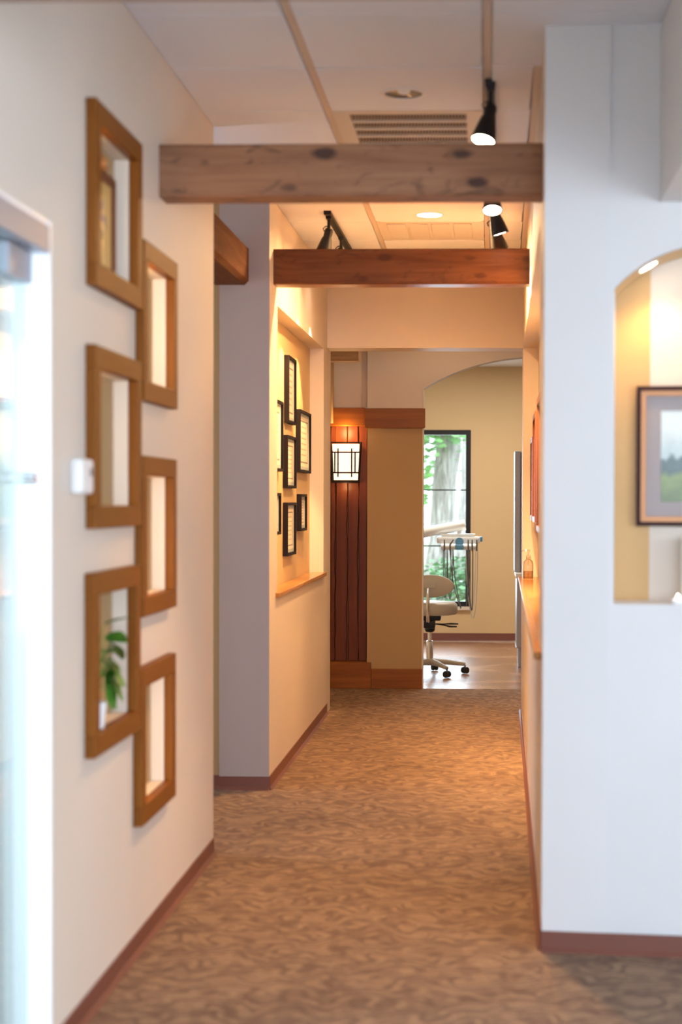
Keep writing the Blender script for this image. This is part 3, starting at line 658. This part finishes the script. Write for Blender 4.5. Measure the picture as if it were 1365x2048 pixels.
# cabinet at the right of the arch
t = thing('supply_cabinet', 'tall grey metal cabinet with counter edge past the arch', 'cabinet', (.60, 13.9, 0))
obj('plinth', MB().box((-.33, -.30, 0), (.33, .30, .165)), 'grey_metal', t)
obj('lower_body', MB().box((-.345, -.335, .172), (.34, .31, .755), .004), 'grey_metal', t)
obj('edge_strip', MB().box((-.353, -.342, .165), (.34, .31, .1715)), 'chrome', t)
obj('edge_strip', MB().box((-.353, -.342, .757), (.34, .31, .768)), 'chrome', t)
obj('counter', MB().box((-.355, -.345, .7685), (.345, .315, .80), .004), 'white', t)
obj('upper_panel', MB().box((-.362, -.10, .801), (-.31, .31, 1.85), .006), 'grey_metal', t)
obj('upper_body', MB().box((-.309, -.09, .801), (.34, .31, 1.84), .004), 'grey_metal', t)

# ------------------------------------------------------------------ ceiling: deck, tees and tegular tiles
cl = struct('ceiling', MB().box((-4.2, -3.2, HC+.02), (3.6, 12.12, HC+.12)), 'tile', label='suspended ceiling of square tegular tiles')
RX = [-1.225, -.615, -.005, .605, 1.215]; RY = [4.875+.6085*i for i in range(-6, 10)]
RY = [y for y in RY if y < Y3-.3]
def ceil_part(name, mb, mat):
    return obj(name, mb, mat, cl)
yend = Y3+.001
ceil_part('ceiling_tee', MB().box((-.629, 1.2, HC-.004), (-.601, yend, HC+.02)), 'tee')
ceil_part('ceiling_tee', MB().box((-.019, 1.2, HC-.004), (.009, yend, HC+.02)), 'tee')
ceil_part('ceiling_tee', MB().box((.591, 1.2, HC-.004), (.619, 4.9, HC+.02)), 'tee')
for y in RY: ceil_part('cross_tee', MB().box((-.6, y-.012, HC-.003), (-.02, y+.012, HC+.02)), 'tee')
mesh_cache = {}
spans = [(XL+.001, -.632), (-.598, -.022), (.012, None)]
VENT = {(1, 2): 'grille', (1, 6): 'diffuser'}
i0 = RY.index(4.875)
DL = [(-.31, 5.836, .070), (-.305, 8.30, .062)]
for ci, (xa, xb) in enumerate(spans):
    for ri, y in enumerate(RY+[RY[-1]+.6085]):
        ya, yb = y+.004, min(y+.6085-.004, Y3-.002)
        if yb-ya < .05: continue
        k_ = ri-i0
        if (ci, k_) in VENT: continue
        x1, x0 = xb, xa
        if xb is None: x1 = .588 if yb < 4.95 else xr(ya)-.028
        if ci == 0 and y > Y1: x0 = XW+.001
        if ci == 2 and ya < YP < yb: ya_, yb_ = ya, 4.97; x1 = .588
        key = (round(x0, 3), round(x1, 3), round(yb-ya, 3))
        hole = [h for h in DL if x0 < h[0] < x1 and ya < h[1] < yb]
        if hole:
            hx, hy, hr = hole[0]; mb = MB(); n_ = 48; ci_ = []; sq = []
            for q_ in range(n_):
                a = 2*PI*(q_+.5)/n_; c_, s_ = math.cos(a), math.sin(a); ci_.append((hx+hr*c_, hy+hr*s_))
                f_ = min(((x1-hx) if c_ > 0 else (x0-hx))/c_, ((yb-hy) if s_ > 0 else (ya-hy))/s_); sq.append((hx+f_*c_, hy+f_*s_))
            zl_, zh_ = HC-.013, HC+.01
            for q_ in range(n_):
                p_ = (q_+1) % n_
                for z in (zl_, zh_): mb.add([(*ci_[q_], z), (*ci_[p_], z), (*sq[p_], z), (*sq[q_], z)], [(0, 1, 2, 3)])
                for e_ in (ci_, sq): mb.add([(*e_[q_], zl_), (*e_[p_], zl_), (*e_[p_], zh_), (*e_[q_], zh_)], [(0, 1, 2, 3)])
            ceil_part('ceiling_tile', mb, 'tile')
        elif key not in mesh_cache:
            o = ceil_part('ceiling_tile', MB().box((x0, ya, HC-.013), (x1, yb, HC+.01), .003), 'tile'); mesh_cache[key] = (o, ya)
        else:
            s0, y0_ = mesh_cache[key]; o = s0.copy(); COL.objects.link(o); o.location.y += ya-y0_
ceil_part('wall_angle', MB().add([(xr(5.04)-.026, 5.06, HC-.012), (xr(5.04)-.0005, 5.06, HC-.012), (xr(Y3)-.0005, Y3, HC-.012), (xr(Y3)-.026, Y3, HC-.012), (xr(5.04)-.026, 5.06, HC+.01), (xr(5.04)-.0005, 5.06, HC+.01), (xr(Y3)-.0005, Y3, HC+.01), (xr(Y3)-.026, Y3, HC+.01)], [(0, 3, 2, 1), (4, 5, 6, 7), (0, 1, 5, 4), (1, 2, 6, 5), (2, 3, 7, 6), (3, 0, 4, 7)]), 'tee')
# return grille
ya, yb = RY[i0+2]+.004, RY[i0+3]-.004
t = thing('return_grille', 'rectangular return air grille with rows of blades in the ceiling', 'vent', (-.31, (ya+yb)/2, HC))
h_ = (yb-ya)/2
obj('frame', MB().box((-.288, -h_, -.014), (-.225, h_, -.002)).box((.225, -h_, -.014), (.288, h_, -.002)).box((-.225, -h_, -.014), (.225, -h_+.05, -.002)).box((-.225, h_-.05, -.014), (.225, h_, -.002)), 'vent_frame', t)
obj('backing', MB().box((-.225, -h_+.05, -.0035), (.225, h_-.05, -.002)), 'vent_dark', t)
n = 4; st = (2*h_-.10)/n
for i in range(1, n): obj('bar', MB().box((-.225, -h_+.05+i*st-.012, -.014), (.225, -h_+.05+i*st+.012, -.004)), 'vent_frame', t)
bl = None
for i in range(n):
    for j in range(36):
        x = -.219+j*.0125; y0_ = -h_+.05+i*st+(.013 if i else .001); y1_ = -h_+.05+(i+1)*st-(.013 if i < n-1 else .001)
        m_ = MB().box((x-.0028, y0_, -.012), (x+.0028, y1_, -.004))
        if j == 0: b0 = obj('blade', m_, 'louvre', t)
        else: copy(b0, t, Vector(b0.location)+Vector((j*.0125, 0, 0)))
# supply diffuser
ya, yb = RY[i0+6]+.004, RY[i0+7]-.004
t = thing('supply_diffuser', 'pale ceiling diffuser panel divided in four fields', 'vent', (-.31, (ya+yb)/2, HC))
obj('frame', MB().box((-.288, -h_, -.010), (.288, h_, -.002)), 'vent_frame', t)
for i in range(4): obj('field', MB().box((-.235+i*.119, -h_+.06, -.016), (-.235+i*.119+.100, h_-.08, -.0105), .002), 'frost', t)
# recessed downlights
recessed('recessed_downlight', 'unlit recessed downlight with chrome reflector beside the return grille', (-.31, 5.836, HC-.0135), .084, (0, 0, 1), False, 'recessed downlights')
recessed('recessed_downlight', 'lit recessed downlight between the two wood beams', (-.305, 8.30, HC-.0135), .076, (0, 0, 1), True, 'recessed downlights')
recessed('recessed_downlight', 'added unseen downlight brightening the cross passage before the arch', (-.30, 11.35, HC+.0195), .076, (0, 0, 1), True, 'recessed downlights')  # out of view behind the header, added to brighten the passage
lamp('SPOT', (-.30, 11.35, HC-.01), 3.5, WARM, (-.30, 11.35, 0), spot_size=2.9, spot_blend=.6, shadow_soft_size=.06)  # lamp of the added passage downlight
lamp('SPOT', (-.305, 8.30, HC-.03), 135, WARM, (-.305, 8.30, 0), spot_size=3.0, spot_blend=.5, shadow_soft_size=.06)

# ------------------------------------------------------------------ wooden ceiling beams across the hall
def beam(lab, y, z0, z1, mat, xl, xrr, th=.13):
    c = .006
    return tag(obj('ceiling_beam', MB().prism([(y+c, z0), (y+th-c, z0), (y+th, z0+c), (y+th, z1-c), (y+th-c, z1), (y+c, z1), (y, z1-c), (y, z0+c)], 'x', xl, xrr), mat), lab, 'beam', 'beams across the hallway')
beam('weathered brown beam with dark knots across the hall beside the niches', 5.285, 2.430, 2.604, 'beam_old', XL, xr(5.35))
beam('reddish brown beam spanning above the certificate wall', 7.90, 2.492, 2.668, 'beam_red', XW, xr(7.95))
beam('brown beam across the waiting room ceiling near the glass door', 3.085, 2.430, 2.604, 'beam_old', XL, .5)

# ------------------------------------------------------------------ track lighting
def track(lab, x0, y0, x1, y1):
    t = thing('light_track', lab, 'light track', (x0, y0, HC-.0045), 'light tracks'); d = Vector((x1-x0, y1-y0, 0)); L_ = d.length
    t.rotation_euler = (0, 0, -math.atan2(d.x, d.y))
    obj('rail', MB().box((-.017, 0, -.026), (.017, L_, -.0005), .002), 'black', t)
    obj('end_cap', MB().box((-.019, -.012, -.028), (.019, .004, -.0), .002), 'black', t)
    return t
def head(lab, x, y, aim, power, size=1.1, blend=.7, stem=.07):
    """bell shaped track head hanging from the rail, pointing along aim"""
    t = thing('track_head', lab, 'spotlight', (x, y, HC-.031), 'black track light heads')
    a = Vector(aim).normalized(); top = Vector((0, 0, -stem)); q = Vector((0, 0, -1)).rotation_difference(a).to_matrix().to_4x4()
    m4 = Matrix.Translation(top) @ q
    obj('stem', MB().box((-.014, -.03, -.012), (.014, .03, 0), .002).tube([(0, 0, -.01), (0, 0, -stem)], .009, 10), 'black', t)
    obj('yoke', MB().tube([top+Vector((-.024, 0, -.004)), top+Vector((-.03, 0, .012)), top+Vector((-.016, 0, .024)), top+Vector((.0, 0, .02))], .003, 6), 'black', t)
    obj('shade', MB().lathe([(.0, .012), (.018, .010), (.022, .0), (.022, -.035), (.027, -.045), (.036, -.085), (.043, -.125), (.0435, -.132), (.040, -.132), (.036, -.11), (.0, -.09)], 28, m4), 'black', t)
    obj('lens', MB().lathe([(0, -.128), (.0395, -.129)], 28, m4, cap=False), 'lamp_on', t)
    lamp('SPOT', Vector((x, y, HC-.031))+top+a*.135, power, WARM, Vector((x, y, HC-.031))+top+a*2, spot_size=size, spot_blend=blend, shadow_soft_size=.03)
    return t
track('long black light track on the right side of the ceiling', .006, 5.68, .03, 8.75)
track('short black light track beside the certificate wall', -.826, 8.19, -.818, 10.0)
head('black track head hanging in front of the weathered beam', .008, 5.70, (-.22, -.30, -1), 75)
head('black track head directly behind the weathered beam', .016, 7.10, (.02, -.45, -1), 95)
head('black track head midway between weathered and reddish beams', .02, 7.62, (.30, .10, -1), 190)
head('black track head just in front of the reddish beam', .025, 8.12, (.34, .55, -1), 240, 1.3)
head('black track head at the start of the short left track', -.826, 8.27, (-.30, .35, -1), 18, .7)
head('black track head above the middle of the certificate niche', -.822, 8.92, (-.36, .0, -1), 80, .62, .3)
head('black track head at the far end of the short left track', -.820, 9.36, (-.36, .40, -1), 90, .62, .3)

# ------------------------------------------------------------------ waiting room shell behind the camera
struct('wall_back_waiting', MB().cells('y', -3.0, -3.15, [-1.4, -.5, 2.9, 3.6], [0, .5, 2.5, HC], [(-.5, 2.9, .5, 2.5)]), 'white_paint')
struct('wall_right_waiting', MB().cells('x', 3.4, 3.55, [-3.0, -.6, 2.6, 5.2], [0, .5, 2.5, HC], [(-.6, 2.6, .5, 2.5)]), 'white_paint')
for nm, lc, rz, hw in (('window_5', (1.2, -3.07, .5), 0, 1.7), ('window_6', (3.47, 1.0, .5), PI/2, 1.6)):
    wn = sempty(nm, 'wide waiting room window', lc, (0, 0, rz))
    obj('window_frame', MB().cells('y', -.03, .03, [-hw, -hw+.05, -.025, .025, hw-.05, hw], [0, .05, 1.95, 2.0], [(-hw+.05, -.025, .05, 1.95), (.025, hw-.05, .05, 1.95)]), 'door_white', wn)
    for s_ in (-1, 1): obj('pane', MB().box((.025*s_, -.003, .05), ((hw-.05)*s_, .003, 1.95)), 'pane', wn)

# ------------------------------------------------------------------ niche contents
t = thing('floral_picture', 'small framed flower picture standing in the top left niche', 'picture', (-1.122, 4.57, 2.0705))
ring = lambda x0, x1, a, z0, z1, w_: MB().cells('x', x0, x1, [-a, -a+w_, a-w_, a], [z0, z0+w_, z1-w_, z1], [(-a+w_, a-w_, z0+w_, z1-w_)])
obj('frame', ring(-.012, .014, .155, 0, .30, .028), 'frame_brown', t)
obj('print', MB().box((-.008, -.127, .028), (.006, .127, .272)), 'floral', t)
obj('finial', MB().lathe([(.022, .299), (.03, .303), (.02, .312), (.026, .325), (.014, .34), (0, .348)], 16), 'frame_gold', t)
t = thing('potted_pothos', 'green pothos plant in a small white pot in the niche', 'plant', (-1.103, 4.44, .7785))
obj('pot', MB().lathe([(0, 0), (.026, .001), (.034, .07), (.0355, .075), (.031, .075), (.029, .06), (0, .058)], 20), 'pot', t)
obj('soil', MB().lathe([(0, .066), (.031, .066)], 16, cap=False), 'soil', t)
def leaf_mesh(L_, W_):
    pts = [(0, 0), (.10, .30), (.30, .50), (.52, .46), (.75, .28), (1, 0)]; mb = MB(); vs = []
    for a, b in pts: vs += [(a*L_, -b*W_, -.10*L_*a*a+.12*W_*b), (a*L_, 0, -.10*L_*a*a), (a*L_, b*W_, -.10*L_*a*a+.12*W_*b)]
    fs = []
    for i in range(len(pts)-1):
        for j in range(2): fs.append((i*3+j, i*3+j+1, (i+1)*3+j+1, (i+1)*3+j))
    return mb.add(vs, fs, True)
for (tx, ty, tz, yaw, pit, L_, W_, roll) in [(.015, .12, .22, 75, 25, .085, .05, 20), (.02, .06, .26, 60, 15, .08, .045, -30), (.02, .05, .17, 80, 10, .09, .055, 40), (.025, .075, .13, 70, 35, .10, .075, 60), (.02, .02, .29, 20, -20, .08, .05, 0), (.012, .10, .165, 60, 50, .10, .07, 70), (.02, .03, .22, 100, 0, .08, .05, 10), (.02, .045, .11, 60, 50, .08, .06, 70), (.022, .07, .185, 65, 20, .08, .05, 30), (.02, .085, .155, 60, 30, .09, .06, 50), (.022, .10, .235, 70, 30, .08, .045, 20), (.008, .085, .15, 65, 50, .085, .065, 75), (.02, .06, .215, 85, 5, .08, .05, -20)]:
    mbl = leaf_mesh(L_*1.1, W_*1.3)
    q = Matrix.Translation((tx, ty, tz)) @ Matrix.Rotation(math.radians(yaw), 4, 'Z') @ Matrix.Rotation(math.radians(pit), 4, 'Y') @ Matrix.Rotation(math.radians(roll), 4, 'X')
    mbl.v = [tuple(q @ Vector(p)) for p in mbl.v]; obj('leaf', mbl, 'leaf', t)
    obj('stem', MB().tube([(0, 0, .065), (tx*.5, ty*.35, (tz+.065)*.62), (tx, ty, tz)], .0018, 5), 'leaf', t)

# ------------------------------------------------------------------ outdoors behind the treatment room window
struct('ground', MB().box((-14, YB+.23, -.25), (12, 60, -.15)), 'lawn')
tag(obj('paved_path', MB().box((-14, 27.5, -.1495), (12, 31, -.13)), 'path'), 'pale paved path crossing the lawn', 'path')
def tree(name, lab, base, top, r0_, r1_, crowns, nleaf, mat, seed, lsize=.16):
    rnd = random.Random(seed); t = thing(name, lab, 'tree', base, 'trees outside the window')
    b, e = Vector((0, 0, 0)), Vector(top)-Vector(base); pts = []; rs = []
    for i in range(15):
        s_ = i/14; pts.append(b.lerp(e, s_)+Vector((rnd.uniform(-.02, .02), rnd.uniform(-.02, .02), 0))); rs.append((r0_+(r1_-r0_)*s_)*(1+.35*max(0, .12-s_)/.12)+rnd.uniform(-.012, .012))
    obj('trunk', MB().tube(pts, rs, 16), 'bark', t)
    mb = MB()
    for (cx, cy, cz, rx, rz) in crowns:
        for i in range(nleaf):
            p = Vector((rnd.gauss(0, .5)*rx+cx, rnd.gauss(0, .5)*rx+cy, rnd.gauss(0, .5)*rz+cz))
            q = Matrix.Rotation(rnd.uniform(0, 6.28), 3, 'Z') @ Matrix.Rotation(rnd.uniform(-1.1, 1.1), 3, 'X'); s_ = lsize*rnd.uniform(.6, 1.3)
            mb.add([p+q @ Vector(v)*s_ for v in ((-.5, 0, 0), (0, -.24, .05), (.5, 0, 0), (0, .24, .05))], [(0, 1, 2, 3)])
    if crowns:
        me = bpy.data.meshes.new('foliage'); me.from_pydata(mb.v, [], mb.f); me.materials.append(M[mat]); o = bpy.data.objects.new('foliage', me); COL.objects.link(o); o.parent = t; o['kind'] = 'stuff'
    return t
tree('shade_tree', 'thick grey barked tree trunk close outside the window', (-.76, 24.5, -.15), (-.36, 24.8, 6.4), .205, .17, [(.10, -.45, 2.75, .45, .35), (-.62, -.3, 2.4, .5, .7), (-.9, .6, 3.6, 1.5, .9)], 420, 'leaf_out', 4, .17)
tree('shade_tree', 'slimmer pale tree trunk farther across the lawn', (-.36, 33, -.15), (-.15, 33.2, 8), .27, .2, [(.3, 0, 5, 2.5, 1.5)], 800, 'leaf_out', 5, .28)
tree('shade_tree', 'leafy green tree filling the background lawn edge', (-3.0, 38, -.15), (-2.8, 38, 7), .3, .2, [(.2, -1, 3.6, 2.6, 2.2), (2.0, 1, 4.6, 2.5, 1.8)], 1300, 'leaf_out', 6, .34)
def shrub(lab, base, rx, rz, n, seed):
    rnd = random.Random(seed); t = thing('shrub', lab, 'shrub', base, 'shrubs below the window'); mb = MB()
    for i in range(n):
        a = rnd.uniform(0, 6.28); b = math.acos(rnd.uniform(-.2, 1)); r_ = rnd.uniform(.6, 1.05)
        p = Vector((rx*r_*math.sin(b)*math.cos(a), rx*r_*math.sin(b)*math.sin(a), rz*.25+rz*.75*r_*max(0, math.cos(b))))
        q = Matrix.Rotation(rnd.uniform(0, 6.28), 3, 'Z') @ Matrix.Rotation(rnd.uniform(-1.1, 1.1), 3, 'X'); s_ = .09*rnd.uniform(.6, 1.3)
        mb.add([p+q @ Vector(v)*s_ for v in ((-.5, 0, 0), (0, -.3, .05), (.5, 0, 0), (0, .3, .05))], [(0, 1, 2, 3)])
    me = bpy.data.meshes.new('foliage'); me.from_pydata(mb.v, [], mb.f); me.materials.append(M['bush']); o = bpy.data.objects.new('foliage', me); COL.objects.link(o); o.parent = t; o['kind'] = 'stuff'
    obj('stems', MB().tube([(0, 0, 0), (.05, 0, rz*.5)], .02, 6).tube([(0, 0, 0), (-.08, .05, rz*.5)], .018, 6), 'bark', t)
shrub('leafy shrub just outside the window beside the frame', (-.45, 20.2, -.15), .55, .85, 1500, 11)
shrub('low shrub behind the stool, outside the window', (-1.35, 22.6, -.15), .6, .55, 1300, 12)
shrub('rounded shrub right of the thick trunk, outside', (.15, 22.2, -.15), .7, .95, 1400, 13)
